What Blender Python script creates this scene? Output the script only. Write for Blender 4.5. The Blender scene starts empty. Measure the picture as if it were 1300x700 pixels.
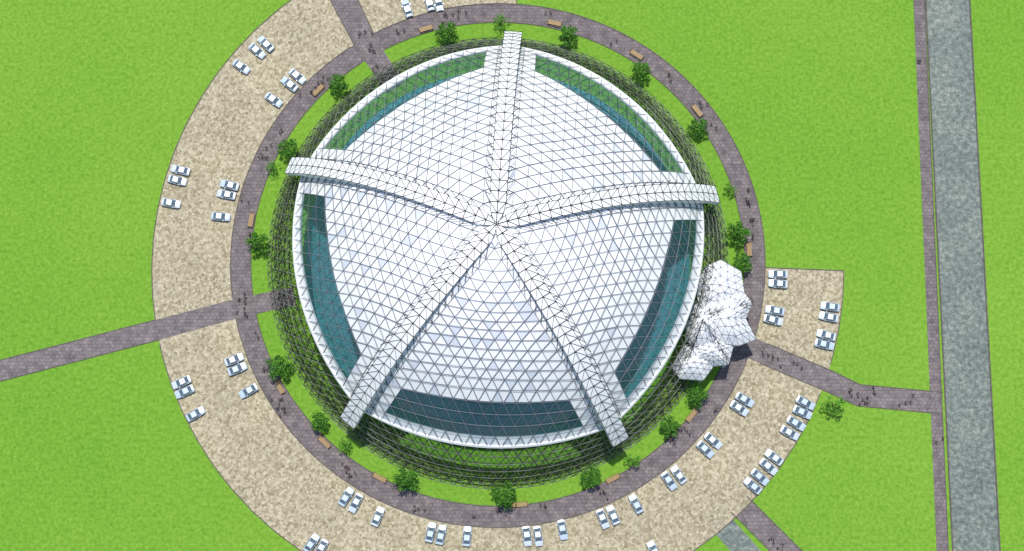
import bpy, math, random
from math import sin, cos, pi, radians, sqrt, atan2, asin
from mathutils import Vector, Matrix
random.seed(7)
sc = bpy.context.scene
COL = sc.collection

# ---------------- camera ----------------
F = 1900.0; TH = radians(11); H = 373.0
def ray(px, py):
    u = (px-650)/F; v = (350-py)/F
    return Vector((u, sin(TH)+v*cos(TH), -cos(TH)+v*sin(TH)))
d0 = ray(632, 326); t0 = -H/d0.z
CX, CY = -t0*d0.x, -t0*d0.y
def gp(px, py):            # survey: plan position (m) of a point measured on the aerial photo
    d = ray(px, py); t = -H/d.z
    return (CX+d.x*t, CY+d.y*t)
cd = bpy.data.cameras.new("camera"); cam = bpy.data.objects.new("camera", cd); COL.objects.link(cam)
cam.location = (CX, CY, H); cam.rotation_euler = (TH, 0, 0)
cd.sensor_width = 36; cd.lens = 36*F/1300; cd.clip_end = 6000; cd.clip_start = 1
sc.camera = cam

# ---------------- light ----------------
w = bpy.data.worlds.new("World"); sc.world = w; w.use_nodes = True
nt = w.node_tree; nt.nodes.clear()
sky = nt.nodes.new("ShaderNodeTexSky"); sky.sky_type = 'NISHITA'; sky.sun_disc = False
EL = 70; AZ = 6
sky.sun_elevation = radians(EL); sky.sun_rotation = radians(-AZ)
bg = nt.nodes.new("ShaderNodeBackground"); bg.inputs[1].default_value = 0.15
out = nt.nodes.new("ShaderNodeOutputWorld")
nt.links.new(sky.outputs[0], bg.inputs[0]); nt.links.new(bg.outputs[0], out.inputs[0])
sd = bpy.data.lights.new("sun", 'SUN'); sd.energy = 3.9; sd.angle = radians(0.8); sd.color = (1, .96, .89)
so = bpy.data.objects.new("sun", sd); COL.objects.link(so)
so.rotation_euler = (radians(-(90-EL)), 0, radians(AZ)); so.location = (0, 60, 200)
sc.view_settings.view_transform = 'Standard'; sc.view_settings.look = 'None'; sc.view_settings.exposure = 0

# ---------------- materials ----------------
def mat(name, col, rough=.8, metal=0, var=0.0, scale=1.0, col2=None, spec=.3, bump=0):
    m = bpy.data.materials.new(name); m.use_nodes = True
    n = m.node_tree; b = n.nodes["Principled BSDF"]
    b.inputs["Roughness"].default_value = rough; b.inputs["Metallic"].default_value = metal
    b.inputs["Specular IOR Level"].default_value = spec
    c2 = col2 or tuple(c*(1-var) for c in col)
    tc = n.nodes.new("ShaderNodeTexCoord"); nz = n.nodes.new("ShaderNodeTexNoise")
    nz.inputs["Scale"].default_value = scale; nz.inputs["Detail"].default_value = 4
    r = n.nodes.new("ShaderNodeValToRGB")
    r.color_ramp.elements[0].position = .35; r.color_ramp.elements[1].position = .65
    r.color_ramp.elements[0].color = (*c2, 1); r.color_ramp.elements[1].color = (*col, 1)
    n.links.new(tc.outputs["Object"], nz.inputs["Vector"]); n.links.new(nz.outputs[0], r.inputs[0])
    n.links.new(r.outputs[0], b.inputs["Base Color"])
    return m

def mixnode(n, blend, fac, a, b):
    x = n.nodes.new("ShaderNodeMix"); x.data_type = 'RGBA'; x.blend_type = blend
    for sock, val in ((x.inputs[0], fac), (x.inputs[6], a), (x.inputs[7], b)):
        if hasattr(val, "is_output"): n.links.new(val, sock)
        else: sock.default_value = val
    return x.outputs[2]
def noise(n, vec, scale, detail=3, rough=.6):
    z = n.nodes.new("ShaderNodeTexNoise"); z.inputs["Scale"].default_value = scale
    z.inputs["Detail"].default_value = detail; z.inputs["Roughness"].default_value = rough
    n.links.new(vec, z.inputs["Vector"]); return z.outputs[0]
def ramp(n, fac, stops):
    r = n.nodes.new("ShaderNodeValToRGB")
    while len(r.color_ramp.elements) < len(stops): r.color_ramp.elements.new(.5)
    for e, (p, c) in zip(r.color_ramp.elements, stops):
        e.position = p; e.color = (*c, 1)
    n.links.new(fac, r.inputs[0]); return r.outputs[0]
def base(name, rough=.95):
    m = bpy.data.materials.new(name); m.use_nodes = True; n = m.node_tree
    b = n.nodes["Principled BSDF"]; b.inputs["Roughness"].default_value = rough
    b.inputs["Specular IOR Level"].default_value = .15
    g = n.nodes.new("ShaderNodeNewGeometry")
    return m, n, b, g.outputs["Position"]

# grass
m_grass, n, b, pos = base("grass")
c1 = ramp(n, noise(n, pos, 1.1, 4, .75), [(.33, (.105, .245, .020)), (.5, (.155, .320, .032)), (.68, (.21, .385, .05))])
c2 = ramp(n, noise(n, pos, .012, 3), [(.3, (.86, .94, .85)), (.7, (1.1, 1.04, 1.05))])
cc = mixnode(n, 'MULTIPLY', 1.0, c1, c2)
vo = n.nodes.new("ShaderNodeTexVoronoi"); vo.inputs["Scale"].default_value = .42
n.links.new(pos, vo.inputs["Vector"])
c3 = ramp(n, vo.outputs["Distance"], [(.0, (.82, .88, .8)), (.35, (1, 1, 1)), (1, (1.05, 1.02, 1.1))])
n.links.new(mixnode(n, 'MULTIPLY', .8, cc, c3), b.inputs["Base Color"])

# gravel of the car park
m_gravel, n, b, pos = base("gravel")
vo = n.nodes.new("ShaderNodeTexVoronoi"); vo.inputs["Scale"].default_value = 1.9; n.links.new(pos, vo.inputs["Vector"])
ca = ramp(n, vo.outputs["Color"], [(.1, (.27, .235, .15)), (.5, (.42, .375, .265)), (.9, (.55, .50, .37))])
cb = ramp(n, noise(n, pos, .9, 5, .7), [(.35, (.72, .70, .66)), (.6, (1.05, 1.05, 1.05))])
cg = mixnode(n, 'MULTIPLY', .9, ca, cb)
cb2 = ramp(n, noise(n, pos, .07, 3), [(.3, (.9, .9, .9)), (.7, (1.05, 1.04, 1.02))])
n.links.new(mixnode(n, 'MULTIPLY', 1.0, cg, cb2), b.inputs["Base Color"])

# paving
def paving(name, a, c):
    m, n, b, pos = base(name)
    br = n.nodes.new("ShaderNodeTexBrick"); br.inputs["Scale"].default_value = 1.0
    br.inputs["Brick Width"].default_value = 1.1; br.inputs["Row Height"].default_value = .9
    br.inputs["Mortar Size"].default_value = .05; br.inputs["Bias"].default_value = 0
    br.inputs["Color1"].default_value = (*a, 1); br.inputs["Color2"].default_value = (*c, 1)
    br.inputs["Mortar"].default_value = (a[0]*.65, a[1]*.65, a[2]*.65, 1)
    n.links.new(pos, br.inputs["Vector"])
    c2 = ramp(n, noise(n, pos, .45, 6, .75), [(.32, (.62, .60, .62)), (.68, (1.30, 1.27, 1.27))])
    n.links.new(mixnode(n, 'MULTIPLY', 1.0, br.outputs[0], c2), b.inputs["Base Color"])
    return m
m_pave = paving("paving_stone", (.155, .137, .14), (.22, .193, .19))
m_pave2 = paving("paving_stone_side", (.165, .148, .15), (.225, .20, .197))
# river
m_river, n, b, pos = base("river_water", .35)
ca = ramp(n, noise(n, pos, .8, 8, .85), [(.36, (.065, .09, .08)), (.5, (.145, .175, .158)), (.64, (.30, .33, .30))])
cb = ramp(n, noise(n, pos, .1, 4), [(.3, (.8, .84, .85)), (.7, (1.2, 1.17, 1.12))])
n.links.new(mixnode(n, 'MULTIPLY', 1.0, ca, cb), b.inputs["Base Color"])
bp = n.nodes.new("ShaderNodeBump"); bp.inputs["Strength"].default_value = .4
n.links.new(noise(n, pos, .8, 4), bp.inputs["Height"]); n.links.new(bp.outputs[0], b.inputs["Normal"])
m_kerb = mat("kerb_stone", (.13, .115, .105), .9, var=.4, scale=1)

m_white = mat("white_panel", (.82, .83, .85), .5, var=.05, scale=.3, spec=.35)
m_pale = mat("pale_panel", (.62, .66, .74), .5, var=.08, scale=.3)
m_back = mat("roof_underlay", (.52, .56, .64), .7, var=.1, scale=.3)
m_steel = mat("lattice_steel", (.19, .205, .235), .6, 0, var=.15, scale=.5)
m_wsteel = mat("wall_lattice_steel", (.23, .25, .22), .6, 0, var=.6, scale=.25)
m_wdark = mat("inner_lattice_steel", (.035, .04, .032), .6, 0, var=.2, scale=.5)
m_dark = mat("truss_steel", (.015, .015, .016), .8, 0, var=.2, spec=.1)
m_teal = mat("hall_floor", (.045, .20, .27), .7, var=.25, scale=.25)
m_teal2 = mat("seating", (.08, .29, .37), .7, var=.35, scale=1.5)
m_glass = bpy.data.materials.new("tinted_glass"); m_glass.use_nodes = True
n = m_glass.node_tree; n.nodes.clear()
o = n.nodes.new("ShaderNodeOutputMaterial"); tr = n.nodes.new("ShaderNodeBsdfTransparent"); tr.inputs[0].default_value = (.70, .91, .92, 1)
gl = n.nodes.new("ShaderNodeBsdfGlossy"); gl.inputs["Roughness"].default_value = .05
df = n.nodes.new("ShaderNodeBsdfDiffuse"); df.inputs[0].default_value = (.05, .16, .18, 1)
tc = n.nodes.new("ShaderNodeTexCoord"); nz = n.nodes.new("ShaderNodeTexNoise"); nz.inputs["Scale"].default_value = .12
n.links.new(tc.outputs["Object"], nz.inputs["Vector"])
mr = n.nodes.new("ShaderNodeMapRange"); mr.inputs[3].default_value = .12; mr.inputs[4].default_value = .4
n.links.new(nz.outputs[0], mr.inputs[0])
mx = n.nodes.new("ShaderNodeMixShader"); n.links.new(mr.outputs[0], mx.inputs[0])
n.links.new(tr.outputs[0], mx.inputs[1]); n.links.new(df.outputs[0], mx.inputs[2])
mx2 = n.nodes.new("ShaderNodeMixShader"); mx2.inputs[0].default_value = .06
n.links.new(mx.outputs[0], mx2.inputs[1]); n.links.new(gl.outputs[0], mx2.inputs[2]); n.links.new(mx2.outputs[0], o.inputs[0])

# ---------------- mesh builder ----------------
class MB:
    def __init__(s): s.v = []; s.f = []; s.m = []
    def face(s, pts, mi=0):
        k = len(s.v); s.v += [tuple(p) for p in pts]; s.f.append(tuple(range(k, k+len(pts)))); s.m.append(mi)
    def tube(s, p, q, r, mi=0, sides=3, r2=None):
        p = Vector(p); q = Vector(q); d = q-p
        if d.length < 1e-6: return
        d.normalize(); a = d.orthogonal().normalized(); b = d.cross(a)
        r2 = r if r2 is None else r2; k = len(s.v)
        for c, rr in ((p, r), (q, r2)):
            for j in range(sides):
                an = 2*pi*j/sides; s.v.append(tuple(c+a*rr*cos(an)+b*rr*sin(an)))
        for j in range(sides):
            j2 = (j+1) % sides; s.f.append((k+j, k+j2, k+sides+j2, k+sides+j)); s.m.append(mi)
        if sides > 3:
            s.f.append(tuple(k+j for j in range(sides))[::-1]); s.f.append(tuple(k+sides+j for j in range(sides))); s.m += [mi, mi]
    def box(s, c, sz, mi=0, M=None):
        x, y, z = sz[0]/2, sz[1]/2, sz[2]/2; k = len(s.v)
        for dx, dy, dz in ((-x,-y,-z),(x,-y,-z),(x,y,-z),(-x,y,-z),(-x,-y,z),(x,-y,z),(x,y,z),(-x,y,z)):
            p = Vector((dx, dy, dz))
            if M: p = M @ p
            s.v.append(tuple(p+Vector(c)))
        for f in ((3,2,1,0),(4,5,6,7),(0,1,5,4),(1,2,6,5),(2,3,7,6),(3,0,4,7)):
            s.f.append(tuple(k+i for i in f)); s.m.append(mi)
    def mesh(s, name, mats, smooth=False):
        me = bpy.data.meshes.new(name); me.from_pydata(s.v, [], s.f)
        for m in mats: me.materials.append(m)
        me.polygons.foreach_set("material_index", s.m)
        if smooth: me.polygons.foreach_set("use_smooth", [True]*len(s.f))
        me.update(); return me
    def obj(s, name, mats, parent=None, smooth=False):
        o = bpy.data.objects.new(name, s.mesh(name, mats, smooth)); COL.objects.link(o)
        if parent: o.parent = parent
        return o
def empty(name):
    e = bpy.data.objects.new(name, None); COL.objects.link(e); e.empty_display_size = 1; return e

# ---------------- ground ----------------
g = MB(); g.face([(-3000,-3000,0),(3000,-3000,0),(3000,3000,0),(-3000,3000,0)]); g.obj("grass_ground", [m_grass])
def annulus(name, r0, r1, a0, a1, z, m, step):
    mb = MB(); nn = max(1, int(round((a1-a0)/step)))
    for i in range(nn):
        b0 = radians(a0+(a1-a0)*i/nn); b1 = radians(a0+(a1-a0)*(i+1)/nn)
        mb.face([(r0*cos(b0), r0*sin(b0), z), (r1*cos(b0), r1*sin(b0), z), (r1*cos(b1), r1*sin(b1), z), (r0*cos(b1), r0*sin(b1), z)])
    return mb.obj(name, [m])
RI, RO, RL = 62.8, 68.0, 88.0
AE = 357.6
annulus("gravel_car_park", RO, RL, 86, AE, .02, m_gravel, 5)
annulus("ring_path", RI, RO, 0, 360, .04, m_pave, 3)
def strip(name, pts, wid, z, m, k=None):
    P = [Vector(p) for p in pts]; L = []; R = []
    if not isinstance(wid, (list, tuple)): wid = [wid]*len(P)
    for i, p in enumerate(P):
        t = (P[min(i+1, len(P)-1)]-P[max(i-1, 0)]).normalized(); nn = Vector((-t.y, t.x))
        L.append(p+nn*wid[i]/2); R.append(p-nn*wid[i]/2)
    mb = MB()
    for i in range(len(P)-1):
        mb.face([(*R[i], z), (*R[i+1], z), (*L[i+1], z), (*L[i], z)])
    o = mb.obj(name, [m]); return o, L, R
kb = MB()
def kerb(line, wdt=.22, h=.12):
    for a, b in zip(line[:-1], line[1:]):
        a = Vector(a[:2]); b = Vector(b[:2]); d = b-a
        if d.length < .01: continue
        an = atan2(d.y, d.x); c = (a+b)/2
        kb.box((c.x, c.y, h/2), (d.length, wdt, h), 0, Matrix.Rotation(an, 3, 'Z'))
wp = [gp(-160, 512), gp(0, 471), gp(200, 419), gp(300, 392), gp(374, 376)]
o, L, R = strip("stone_path", wp, [5.2]*3+[5, 4.8], .06, m_pave2)
for l in (L, R): kerb(l[:2]); 
kerb([L[1], L[2]]); kerb([R[1], R[2]])
np_ = [gp(415, -60), gp(437, 0), gp(466, 58), gp(503, 112)]
o, L, R = strip("stone_path", np_, [6.6, 6.6, 5.8, 5.2], .06, m_pave2)
kerb(L[:3]); kerb(R[:3])
ep = [gp(940, 436), gp(970, 449), gp(1050, 483), gp(1090, 502), gp(1196, 512)]
o, L, R = strip("stone_path", ep, [5.4]*5, .06, m_pave2); kerb(L[1:]); kerb(R[1:])
sp = [gp(938, 640), gp(1000, 702), gp(1080, 780)]
o, L, R = strip("stone_path", sp, [5.6]*3, .015, m_pave2); kerb(L); kerb(R)
sp = [gp(915, 664), gp(965, 720), gp(1040, 800)]
strip("stream", sp, [5.6]*3, .01, m_river)
def ext(p, q, a, b):
    p = Vector(p); q = Vector(q); d = (q-p)
    return [tuple(p-d*a), tuple(p), tuple(p+d*.5), tuple(q), tuple(q+d*b)]
l1 = ext(gp(1166.5, 0), gp(1196.5, 700), 2, 2)
o, L, R = strip("stone_path", l1, 2.9, .045, m_pave); kerb(L, .18); 
l2 = ext(gp(1203, 0), gp(1239.5, 700), 2, 2)
o, L, R = strip("river", l2, 11.6, .015, m_river); kerb(L, .35, .16); kerb(R, .35, .16)
def kerb_arc(r, a0, a1, step, gaps=()):
    nn = int(round((a1-a0)/step)); pts = []
    for i in range(nn):
        b0 = a0+(a1-a0)*i/nn; b1 = a0+(a1-a0)*(i+1)/nn; mid = (b0+b1)/2 % 360
        if any(abs((mid-g0+180) % 360-180) < gw for g0, gw in gaps): continue
        kerb([(r*cos(radians(b0)), r*sin(radians(b0))), (r*cos(radians(b1)), r*sin(radians(b1)))])
def angof(px, py):
    x, y = gp(px, py); return math.degrees(atan2(y, x))
gaps = [(angof(300, 392), 2.6), (angof(470, 65), 2.9), (angof(960, 445), 2.8)]
kerb_arc(RO, 0, 360, 1.5, gaps); kerb_arc(RI, 0, 360, 1.5, [(angof(318, 388), 2.6), (angof(485, 88), 2.8), (angof(945, 440), 6)])
gapsL = [(angof(203, 419), 2.0), (angof(436, 0), 2.4), (angof(1047, 482), 2.6)]
# outer edge of the car park follows the 5 degree facets of the gravel sheet
def facet(a):
    st = (AE-86)/round((AE-86)/5); i = math.floor((a-86)/st); f = ((a-86)/st)-i
    p = Vector((cos(radians(86+i*st)), sin(radians(86+i*st))))*RL; q = Vector((cos(radians(86+(i+1)*st)), sin(radians(86+(i+1)*st))))*RL
    return p*(1-f)+q*f
nn = 272
for i in range(nn):
    b0 = 86+(AE-86)*i/nn; b1 = 86+(AE-86)*(i+1)/nn; mid = ((b0+b1)/2)
    if any(abs((mid-g0+180) % 360-180) < gw for g0, gw in gapsL): continue
    kerb([facet(b0), facet(b1)])
for a in (AE, 86): kerb([(RO*cos(radians(a)), RO*sin(radians(a))), (RL*cos(radians(a)), RL*sin(radians(a)))])
kb.obj("stone_kerb", [m_kerb])

# ---------------- dome ----------------
dome = empty("stadium_dome")
RS = 61.5; CZ = -20.5; N = 21; NB = 27; A0 = 86.0; TC = radians(58.2); TB = asin(58.6/RS)
def flat(v):
    r = sqrt(v.x*v.x+v.y*v.y); v.z -= 4.6*max(0, 1-r/34)**1.5
    a = (math.degrees(atan2(v.y, v.x))-A0) % 72
    v.z -= 1.3*sin(pi*a/72)*min(1, r/25)*max(0, min(1, (52-r)/10)) if r < 52 else 0
    return v
def gfac(s, t):
    c = .38+min(.50, max(0, (1-t)*1.9))
    if t < .5: c *= t/.5
    dev = radians(72*(s-.5)); return 1-c*(1-cos(radians(36))/cos(dev))
def polar(s, k):
    if k <= N: return TC*(k/N)*gfac(s, k/N)
    f = (k-N)/(NB-N); return TC*gfac(s, 1)*(1-f)+TB*f
def sph(az, pol, off):
    r = RS+off; return flat(Vector((r*sin(pol)*cos(az), r*sin(pol)*sin(az), r*cos(pol)+CZ)))
def node(sec, k, i, off=0.0):
    s = i/k if k > 0 else 0
    v = sph(radians(A0+72*(sec+s)), polar(s, k), off)
    if k == NB: v.z = max(v.z, .1)
    return v
lat = MB(); pan = MB(); gls = MB(); bak = MB(); wall = MB()
POFF = -.26
for sec in range(5):
    for k in range(0, NB):
        tris = [((k, i), (k+1, i), (k+1, i+1), 0) for i in range(k+1)] + [((k, i), (k+1, i+1), (k, i+1), 1) for i in range(k)]
        for a, b_, c, dn in tris:
            A, B, C = node(sec, *a), node(sec, *b_), node(sec, *c)
            if not dn:
                r = .068 if k < N else .075
                tgt = lat if k < N else wall
                tgt.tube(A, B, r); tgt.tube(B, C, r); tgt.tube(A, C, r)
            if k < N:
                i0 = a[1]; lo = 2; hi = (k-2) if dn == 0 else (k-3)
                isg = 17 <= k < 20 and lo <= i0 <= hi
                P = [node(sec, *q, POFF) for q in (a, b_, c)]
                if isg: gls.face(P)
                else:
                    cen = (P[0]+P[1]+P[2])/3; nrm = (P[1]-P[0]).cross(P[2]-P[0]).normalized()
                    Q = [cen+(p-cen)*.94+nrm*random.uniform(-.06, .06) for p in P]
                    pr = .15 if sec == 2 else .05
                    pan.face(Q, 1 if random.random() < pr else 0)
                    bak.face([node(sec, *q, POFF-.25) for q in (a, b_, c)])
    for k in range(N, NB):
        cs = []
        for i in range(k+1):
            A, B, C = node(sec, k, i, 0), node(sec, k+1, i, 0), node(sec, k+1, i+1, 0)
            cen = (A+B+C)/3; cen = cen - Vector((cen.x, cen.y, cen.z-CZ)).normalized()*1.5
            if cen.z < .1: cen.z = .1
            cs.append(cen)
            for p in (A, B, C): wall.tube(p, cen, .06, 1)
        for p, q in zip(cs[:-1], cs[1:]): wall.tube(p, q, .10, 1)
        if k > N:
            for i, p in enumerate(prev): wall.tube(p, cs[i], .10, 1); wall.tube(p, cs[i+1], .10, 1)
        prev = cs
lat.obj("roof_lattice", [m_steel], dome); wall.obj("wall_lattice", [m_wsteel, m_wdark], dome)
pan.obj("roof_panels", [m_white, m_pale], dome); gls.obj("skylight_glass", [m_glass], dome); bak.obj("roof_underlay", [m_back], dome)
rim = MB(); 
for sec in range(5):
    M_ = 60
    def rp(s, kk, off):
        return sph(radians(A0+72*(sec+s)), TC*(kk/N)*gfac(s, min(1, kk/N)), off)
    for i in range(M_):
        s0, s1 = i/M_, (i+1)/M_
        prof = [(20.80, -.3), (20.82, .05), (21.0, .05), (21.03, -.5)]
        for (ka, oa), (kb2, ob) in zip(prof[:-1], prof[1:]):
            rim.face([rp(s0, ka, oa), rp(s0, kb2, ob), rp(s1, kb2, ob), rp(s1, ka, oa)])
rim.obj("rim_band", [m_white], dome)
# ribs
rib = MB(); trs = MB()
for j in range(5):
    az = radians(A0+72*j); rad = Vector((cos(az), sin(az), 0)); e = Vector((-sin(az), cos(az), 0))
    K = 34; PM = radians(61.3)
    def rpnt(t, up=0, side=0):
        pol = PM*t; r = RS+.35+2.6*t*t+up
        q = rad*(r*sin(pol))+Vector((0, 0, r*cos(pol)+CZ)); q.z -= 4.6*max(0, 1-r*sin(pol)/34)**1.5
        return q+e*side
    def hw(t): return min(1.85, .25+30*t)+.4*t
    for i in range(K):
        t, u = i/K, (i+1)/K
        a, b2 = hw(t), hw(u)
        dp = lambda q: -(1.2+2.6*q*q) if q < .88 else -1.2
        rib.face([rpnt(t, 0, -a), rpnt(u, 0, -b2), rpnt(u, 0, b2), rpnt(t, 0, a)])
        rib.face([rpnt(t, dp(t), -a), rpnt(u, dp(u), -b2), rpnt(u, 0, -b2), rpnt(t, 0, -a)])
        rib.face([rpnt(t, 0, a), rpnt(u, 0, b2), rpnt(u, dp(u), b2), rpnt(t, dp(t), a)])
        rib.face([rpnt(t, dp(t), a), rpnt(u, dp(u), b2), rpnt(u, dp(u), -b2), rpnt(t, dp(t), -a)])
    rib.face([rpnt(1, 0, -hw(1)), rpnt(1, -1.2, -hw(1)), rpnt(1, -1.2, hw(1)), rpnt(1, 0, hw(1))])
    K = 26
    for i in range(0, K+1):
        t, u = i/K, min(1, (i+1)/K); z = .12
        dk = max(.055, .10-.045*t)
        if i: trs.tube(rpnt(t, z, -hw(t)-.1), rpnt(t, z, hw(t)+.1), dk)
        if i < K:
            trs.tube(rpnt(t, z, 0), rpnt(u, z, 0), dk)
            if 0 < i:
                for sg in (-1, 1): trs.tube(rpnt(t, z, 0), rpnt(u, z, hw(u)*sg), .07-.03*t)
            for sg in (-1, 1):
                trs.tube(rpnt(t, .05, sg*hw(t)), rpnt(u, .05, sg*hw(u)), .065)
                if .04 < t < .82:
                    trs.tube(rpnt(t, .3, sg*(hw(t))), rpnt(u, -.1-1.2*t, sg*(hw(u)+1.3)), .085)
rib.obj("arched_ribs", [m_white], dome); trs.obj("rib_trusses", [m_dark], dome)
# hall inside
fl = MB(); S = 120
for i in range(S):
    a, c = 2*pi*i/S, 2*pi*(i+1)/S
    fl.face([(0, 0, .08), (48.5*cos(a), 48.5*sin(a), .08), (48.5*cos(c), 48.5*sin(c), .08)], 0)
    for kx in range(7):
        r0 = 38+kx*1.5; z0 = .3+kx*.4; r1 = r0+1.5
        fl.face([(r0*cos(a), r0*sin(a), z0), (r1*cos(a), r1*sin(a), z0), (r1*cos(c), r1*sin(c), z0), (r0*cos(c), r0*sin(c), z0)], 1)
        fl.face([(r0*cos(a), r0*sin(a), z0-.4), (r0*cos(a), r0*sin(a), z0), (r0*cos(c), r0*sin(c), z0), (r0*cos(c), r0*sin(c), z0-.4)], 0)
    fl.face([(48.5*cos(a), 48.5*sin(a), .0), (48.5*cos(a), 48.5*sin(a), 2.7), (48.5*cos(c), 48.5*sin(c), 2.7), (48.5*cos(c), 48.5*sin(c), .0)], 0)
fl.obj("seating_hall", [m_teal, m_teal2], dome)

# ---------------- entrance canopy: cluster of low faceted lobes ----------------
def gph(px, py, h):
    d = ray(px, py); t = -(H-h)/d.z; return Vector((CX+d.x*t, CY+d.y*t, h))
ent = empty("entrance_canopy")
pn = MB(); lt = MB(); lt2 = MB(); cl = MB()
# each lobe: outline (photo plan), crown point, crown height, eaves height
lobes = [
 ([(886,385),(884,362),(896,338),(915,330),(941,345),(945,372),(930,392),(905,396)], (914,362), 10.6, 7.6),
 ([(905,372),(928,366),(945,372),(955,385),(947,405),(960,431),(938,439),(912,436),(894,408)], (924,404), 11.6, 8.0),
 ([(878,442),(892,428),(918,432),(931,440),(925,463),(906,465),(890,462),(876,455)], (904,447), 10.4, 7.4),
 ([(868,440),(886,432),(904,446),(907,464),(893,483),(863,481),(853,466)], (881,460), 9.8, 6.8),
 ([(872,412),(880,388),(898,376),(912,396),(914,424),(900,440),(880,440),(870,430)], (892,410), 11.8, 8.6),
]
for outl, crown, hc, he in lobes:
    hub = gph(*crown, hc); OP = [gph(*p, he) for p in outl]; NO = len(OP)
    def tp(i, u, v):
        e = OP[i]*(1-v)+OP[(i+1) % NO]*v; p = hub*(1-u)+e*u; p.z = hc-(hc-he)*u*u; return p
    ND = 4; v = lambda kk, ii: ii/kk if kk else 0
    for i in range(NO):
        for k in range(ND):
            for q in range(k+1):
                P = [tp(i, k/ND, v(k, q)), tp(i, (k+1)/ND, v(k+1, q)), tp(i, (k+1)/ND, v(k+1, q+1))]
                pn.face(P, 1 if random.random() < .08 else 0)
                if q < k: pn.face([P[0], P[2], tp(i, k/ND, v(k, q+1))], 1 if random.random() < .08 else 0)
        ND2 = 3
        for k in range(ND2):
            for q in range(k+1):
                up = Vector((0, 0, .12))
                P = [tp(i, k/ND2, v(k, q))+up, tp(i, (k+1)/ND2, v(k+1, q))+up, tp(i, (k+1)/ND2, v(k+1, q+1))+up]
                for s0 in range(3): lt.tube(P[s0], P[(s0+1) % 3], .045)
        a, c = OP[i], OP[(i+1) % NO]; dz = Vector((0, 0, -1.1)); pn.face([a, c, c+dz, a+dz], 0)
        if i % 2 == 0:
            p = a*.9+hub*.1; cl.tube((p.x, p.y, 0), (p.x, p.y, he), .22, 0, 8)
def crib(a, b2, ha, hb, wd, K):
    p0 = gph(*a, ha); p1 = gph(*b2, hb); d = p1-p0; d2 = Vector((d.x, d.y, 0)).normalized(); e = Vector((-d2.y, d2.x, 0))
    def q(t, s, up=0): return p0+d*t+Vector((0, 0, 1.3*4*t*(1-t)*.6+up))+e*s
    for i in range(K):
        t, u = i/K, (i+1)/K
        lt2.tube(q(t, 0), q(u, 0), .085); lt2.tube(q(u, -wd, -.1), q(u, wd, -.1), .055)
        for sg in (-1, 1): lt2.tube(q(t, 0), q(u, sg*wd, -.1), .055)
crib((874, 406), (956, 384), 11.0, 9.6, 1.1, 9)
crib((894, 408), (927, 462), 12.3, 8.4, .8, 6)
crib((893, 404), (868, 470), 12.3, 8.2, .7, 6)
pn.obj("faceted_roof_panels", [m_white, m_pale], ent); lt.obj("canopy_lattice", [m_steel], ent); lt2.obj("canopy_trusses", [m_dark], ent)
cl.obj("support_columns", [m_white], ent)

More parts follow.
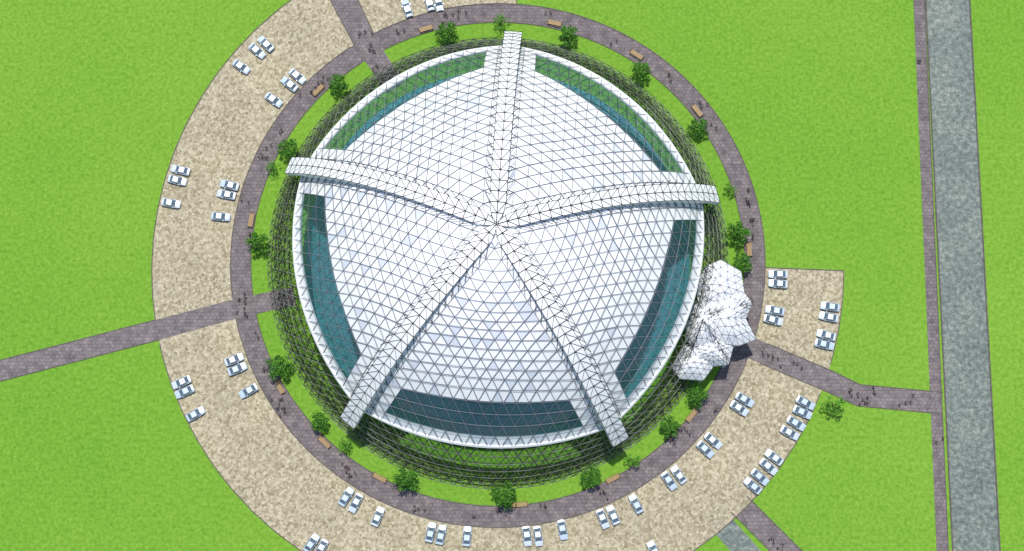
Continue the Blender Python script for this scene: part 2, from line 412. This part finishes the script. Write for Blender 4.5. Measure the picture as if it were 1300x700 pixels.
# ---------------- cars ----------------
m_paint = mat("car_paint", (.50, .60, .68), .25, .1, var=.05, spec=.6)
m_paint2 = mat("car_paint_silver", (.58, .65, .70), .3, .1, var=.05, spec=.6)
m_wind = mat("car_window", (.10, .14, .18), .12, 0, var=.1, spec=.8)
m_tyre = mat("tyre", (.02, .02, .02), .9)
m_lamp = mat("headlamp", (.75, .75, .7), .2); m_tail = mat("tail_lamp", (.35, .02, .02), .3)
def car_mesh(name, paint):
    mb = MB()
    st = [(-2.32,.62,.42,.72),(-2.25,.80,.28,.86),(-1.9,.87,.22,.93),(-1.3,.90,.20,.96),(-.2,.91,.20,.97),(.9,.90,.20,.95),(1.6,.87,.21,.86),(2.1,.80,.26,.76),(2.3,.60,.38,.64)]
    rings = []
    for x, hwd, zb, zt in st:
        rings.append([(x,-hwd*.9,zb),(x,-hwd,zb+.12),(x,-hwd,zt-.14),(x,-hwd*.9,zt-.02),(x,-hwd*.45,zt+.03),(x,hwd*.45,zt+.03),(x,hwd*.9,zt-.02),(x,hwd,zt-.14),(x,hwd,zb+.12),(x,hwd*.9,zb)])
    k = len(mb.v)
    for r in rings: mb.v += r
    for i in range(len(rings)-1):
        for j in range(10):
            j2 = (j+1) % 10; mb.f.append((k+i*10+j, k+(i+1)*10+j, k+(i+1)*10+j2, k+i*10+j2)); mb.m.append(0)
    mb.f.append(tuple(k+j for j in range(10))[::-1]); mb.m.append(0)
    mb.f.append(tuple(k+(len(rings)-1)*10+j for j in range(10))); mb.m.append(0)
    lo = [(-1.80,.76),(-.15,.86),(.0,.86),(1.15,.78)]; up = [(-1.0,.56),(-.25,.60),(-.15,.60),(.25,.57)]
    zl = .95; zu = 1.42
    for i in range(3):
        for sg in (-1, 1):
            mb.face([(lo[i][0],sg*lo[i][1],zl),(lo[i+1][0],sg*lo[i+1][1],zl),(up[i+1][0],sg*up[i+1][1],zu),(up[i][0],sg*up[i][1],zu)], 0 if i == 1 else 1)
        mb.face([(up[i][0],-up[i][1],zu),(up[i+1][0],-up[i+1][1],zu),(up[i+1][0],up[i+1][1],zu),(up[i][0],up[i][1],zu)], 0)
    mb.face([(lo[0][0],-.72,zl),(up[0][0],-.56,zu),(up[0][0],.56,zu),(lo[0][0],.72,zl)], 1)
    mb.face([(lo[3][0],-.74,zl-.02),(lo[3][0],.74,zl-.02),(up[3][0],.57,zu),(up[3][0],-.57,zu)], 1)
    for a, c in ((lo[0], up[0]), (lo[3], up[3])):
        for sg in (-1, 1): mb.tube((a[0], sg*a[1], zl), (c[0], sg*c[1], zu), .045, 0, 4)
    mb.box((-.35, 0, zu+.02), (1.1, 1.0, .05), 0)
    for x in (-1.4, 1.4):
        for sg in (-1, 1):
            mb.tube((x, sg*.72, .32), (x, sg*.93, .32), .32, 2, 14)
            mb.tube((x, sg*.93, .32), (x, sg*.945, .32), .18, 0, 10)
    for sg in (-1, 1):
        mb.box((2.2, sg*.6, .62), (.14, .3, .13), 3); mb.box((-2.29, sg*.6, .72), (.1, .3, .13), 4)
        mb.box((.72, sg*.96, .98), (.14, .16, .11), 0)
    return mb.mesh(name, [paint, m_wind, m_tyre, m_lamp, m_tail])
cms = [car_mesh("parked_car", m_paint), car_mesh("parked_car_b", m_paint2)]
cars = [(327,66),(338,57),(307,86),(368,108),(378,98),(348,128),(230,217),(226,230),(218,259),(292,236),(288,248),(281,276),
(298,457),(302,469),(316,497),(231,486),(235,498),(249,526),(440,631),(452,639),(480,656),(396,690),(408,697),
(547,676),(560,679),(593,681),(669,681),(683,681),(714,673),(765,659),(778,654),(807,640),(849,611),(861,603),(895,571),(905,560),
(938,519),(945,508),(955,617),(964,606),(975,593),(982,581),(1002,550),(1010,538),(1018,524),(1022,512),(987,349),(987,361),
(983,395),(981,407),(1053,390),(1051,403),(1048,426),(1046,438),(517,12),(545,4),(557,4),(830,699)]
for i, (x, y) in enumerate(cars):
    X, Y = gp(x, y); o = bpy.data.objects.new("parked_car", random.choice(cms)); COL.objects.link(o)
    o.location = (X, Y, .02); o.rotation_euler = (0, 0, atan2(Y, X)+(pi if random.random() < .5 else 0)+random.uniform(-.05, .05))
    o.scale = (1.06, 1.16, 1.05)

# ---------------- benches ----------------
m_wood = mat("bench_wood", (.48, .33, .16), .7, var=.3, scale=6); m_iron = mat("bench_iron", (.07, .04, .03), .6, .3)
bm = MB()
for i in range(5): bm.box((0, -.35+i*.17, .46), (3.2, .13, .05), 0)
for i in range(3): bm.box((0, .50+i*.035, .62+i*.16), (3.2, .05, .12), 0)
for x in (-1.5, 0, 1.5):
    bm.box((x, -.36, .22), (.08, .08, .43), 1); bm.box((x, .40, .22), (.08, .08, .43), 1); bm.box((x, .02, .41), (.08, .9, .05), 1)
    bm.tube((x, .47, .4), (x, .62, 1.05), .045, 1, 4)
for x in (-1.63, 1.63):
    bm.box((x, .0, .68), (.10, .95, .06), 1); bm.box((x, -.42, .34), (.08, .08, .66), 1)
bme = bm.mesh("park_bench", [m_wood, m_iron])
for x, y in [(541,37),(704,30),(808,70),(885,141),(951,317),(878,528),(778,608),(660,641),(482,607),(412,562),(355,492),(319,280),(404,115)]:
    X, Y = gp(x, y); o = bpy.data.objects.new("park_bench", bme); COL.objects.link(o)
    o.location = (X, Y, .04); o.rotation_euler = (0, 0, atan2(Y, X)+pi/2); o.scale = (1.12, 1.25, 1)

# ---------------- trees ----------------
m_bark = mat("bark", (.10, .07, .045), .9, var=.4, scale=3)
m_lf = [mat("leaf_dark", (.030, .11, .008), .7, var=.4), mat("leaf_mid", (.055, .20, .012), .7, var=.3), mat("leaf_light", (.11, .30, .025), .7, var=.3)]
def tree_mesh(name, seed, R, HT, nclump, nleaf, dens, mats):
    rnd = random.Random(seed); mb = MB()
    mb.tube((0, 0, -.1), (.05, .03, HT*.35), .20, 0, 8, .14); mb.tube((.05, .03, HT*.35), (0, 0, HT*.8), .14, 0, 6, .04)
    cl = []
    for i in range(nclump):
        a = 2.4*i+rnd.uniform(-.4, .4); rr = R*sqrt((i+.5)/nclump)*rnd.uniform(.65, 1.18); z = HT*(.92-.42*(rr/R)**1.5)*rnd.uniform(.82, 1.08)
        c = Vector((rr*cos(a), rr*sin(a), z)); cl.append(c)
        mb.tube((0, 0, HT*rnd.uniform(.25, .5)), c, .07, 0, 4, .02)
    for ci, c in enumerate(cl):
        cr = rnd.uniform(.35, .8)*dens
        for k in range(nleaf):
            d = Vector((rnd.gauss(0, 1), rnd.gauss(0, 1), rnd.gauss(0, .7)))*cr*.55
            p = c+d; s = rnd.uniform(.12, .24)
            a = Vector((rnd.uniform(-1, 1), rnd.uniform(-1, 1), rnd.uniform(-.6, .6))).normalized()
            b = a.cross(Vector((rnd.uniform(-.6, .6), rnd.uniform(-.6, .6), 1))).normalized()
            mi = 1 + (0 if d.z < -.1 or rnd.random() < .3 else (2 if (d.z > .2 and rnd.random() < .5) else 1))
            mb.face([p-a*s*1.4, p-b*s*.7, p+a*s*1.4, p+b*s*.7], mi)
    return mb.mesh(name, [m_bark]+mats)
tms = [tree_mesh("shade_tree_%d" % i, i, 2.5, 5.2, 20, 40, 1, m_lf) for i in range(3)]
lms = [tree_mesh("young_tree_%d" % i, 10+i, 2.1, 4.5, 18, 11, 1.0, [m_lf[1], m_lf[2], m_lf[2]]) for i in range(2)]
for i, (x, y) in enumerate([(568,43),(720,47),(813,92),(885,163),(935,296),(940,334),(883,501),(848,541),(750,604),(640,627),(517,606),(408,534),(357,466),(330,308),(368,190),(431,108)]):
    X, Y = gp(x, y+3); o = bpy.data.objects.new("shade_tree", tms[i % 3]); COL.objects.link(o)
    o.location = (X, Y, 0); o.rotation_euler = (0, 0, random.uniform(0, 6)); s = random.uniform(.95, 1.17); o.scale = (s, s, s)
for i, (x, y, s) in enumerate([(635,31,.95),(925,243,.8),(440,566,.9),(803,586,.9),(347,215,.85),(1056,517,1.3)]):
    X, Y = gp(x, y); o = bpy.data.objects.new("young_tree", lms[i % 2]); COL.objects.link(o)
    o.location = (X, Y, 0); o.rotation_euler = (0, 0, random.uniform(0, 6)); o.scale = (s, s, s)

# ---------------- people ----------------
m_skin = mat("skin", (.45, .27, .19), .6); m_hair = mat("hair", (.025, .018, .014), .8)
tops = [mat("cloth_%d" % i, c, .9) for i, c in enumerate([(.03, .03, .04), (.10, .05, .05), (.05, .07, .14), (.30, .29, .28), (.05, .05, .05)])]
legs = mat("trousers", (.025, .027, .035), .9); shoes = mat("shoes", (.015, .015, .015), .7)
def person_mesh(name, top, stride, arm):
    V = [(0,0,.95),(0,0,1.15),(0,.0,1.38),(0,.01,1.50),(0,.02,1.60),(0,.01,1.72)]; Rr = [.14,.13,.14,.055,.095,.085]
    E = [(0,1),(1,2),(2,3),(3,4),(4,5)]
    for sg in (-1, 1):
        st = stride*sg; k = len(V)
        V += [(sg*.10,0,.88),(sg*.11,st*.20+.03,.50),(sg*.11,st*.38,.10),(sg*.12,st*.38+.18,.05)]; Rr += [.095,.062,.042,.04]
        E += [(0,k),(k,k+1),(k+1,k+2),(k+2,k+3)]; k = len(V)
        V += [(sg*.19,0,1.42),(sg*.25,-st*.12-.02,1.15),(sg*.26,-st*.28+arm,.92),(sg*.26,-st*.32+arm*1.4,.80)]; Rr += [.062,.045,.034,.035]
        E += [(2,k),(k,k+1),(k+1,k+2),(k+2,k+3)]
    me = bpy.data.meshes.new(name+"_src"); me.from_pydata(V, E, [])
    o = bpy.data.objects.new(name+"_src", me); COL.objects.link(o)
    o.modifiers.new("Skin", 'SKIN')
    lay = me.skin_vertices[0].data if me.skin_vertices else None
    if lay is None:
        bpy.context.view_layer.objects.active = o; bpy.ops.mesh.customdata_skin_add(); lay = me.skin_vertices[0].data
    for i, r in enumerate(Rr): lay[i].radius = (r, r*.8 if i < 3 else r); lay[i].use_root = (i == 0)
    sb = o.modifiers.new("Sub", 'SUBSURF'); sb.levels = 1; sb.render_levels = 1
    dg = bpy.context.evaluated_depsgraph_get(); nm = bpy.data.meshes.new_from_object(o.evaluated_get(dg)); nm.name = name
    bpy.data.objects.remove(o)
    nm.materials.clear()
    for m in (top, legs, m_skin, m_hair, shoes): nm.materials.append(m)
    for p in nm.polygons:
        c = p.center; z = c.z; x = abs(c.x); p.use_smooth = True
        if z < .11: mi = 4
        elif x > .2 and z < .9: mi = 2
        elif z < .98 and x < .2: mi = 1
        elif z < 1.46: mi = 0
        elif z > 1.68 or (z > 1.55 and c.y < 0): mi = 3
        else: mi = 2
        p.material_index = mi
    return nm
pms = [person_mesh("person_%d" % i, tops[i], [.9, -.8, .15, .6, -1][i], [0, .05, .2, 0, .05][i]) for i in range(5)]
groups = [(403,108,3),(410,98,2),(568,22,5),(580,16,3),(508,38,3),(462,46,4),(470,66,5),(478,90,3),(700,18,3),(780,52,2),(845,92,3),(893,132,3),(906,160,3),(948,258,5),(955,280,4),(950,240,2),
(952,345,3),(948,300,3),(306,384,6),(308,398,5),(340,192,3),(332,200,4),(352,170,2),(362,522,7),(352,512,4),(322,300,4),(316,262,2),(340,470,3),(438,596,7),(446,604,4),(526,645,5),(600,655,2),(690,640,4),(640,652,2),(765,625,5),(850,560,3),(868,548,4),
(905,520,3),(985,455,5),(975,447,3),(1008,463,3),(1085,500,6),(1098,506,6),(1110,498,4),(1160,505,2),(1150,514,2),(978,684,4),(990,695,3),(388,120,3),(330,430,2),(375,378,3),(1168,80,2),(1192,560,2)]
for x, y, c in groups:
    for i in range(c):
        X, Y = gp(x+random.gauss(0, 4.5), y+random.gauss(0, 3.5))
        rr = sqrt(X*X+Y*Y)
        if rr < RI+.3 and not (y in (90, 378)): X *= (RI+.6)/rr; Y *= (RI+.6)/rr
        o = bpy.data.objects.new("person", random.choice(pms)); COL.objects.link(o)
        o.location = (X, Y, .06); o.rotation_euler = (0, 0, random.uniform(0, 2*pi)); s = random.uniform(.98, 1.1); o.scale = (s, s, s)
print("objects", len(bpy.data.objects))
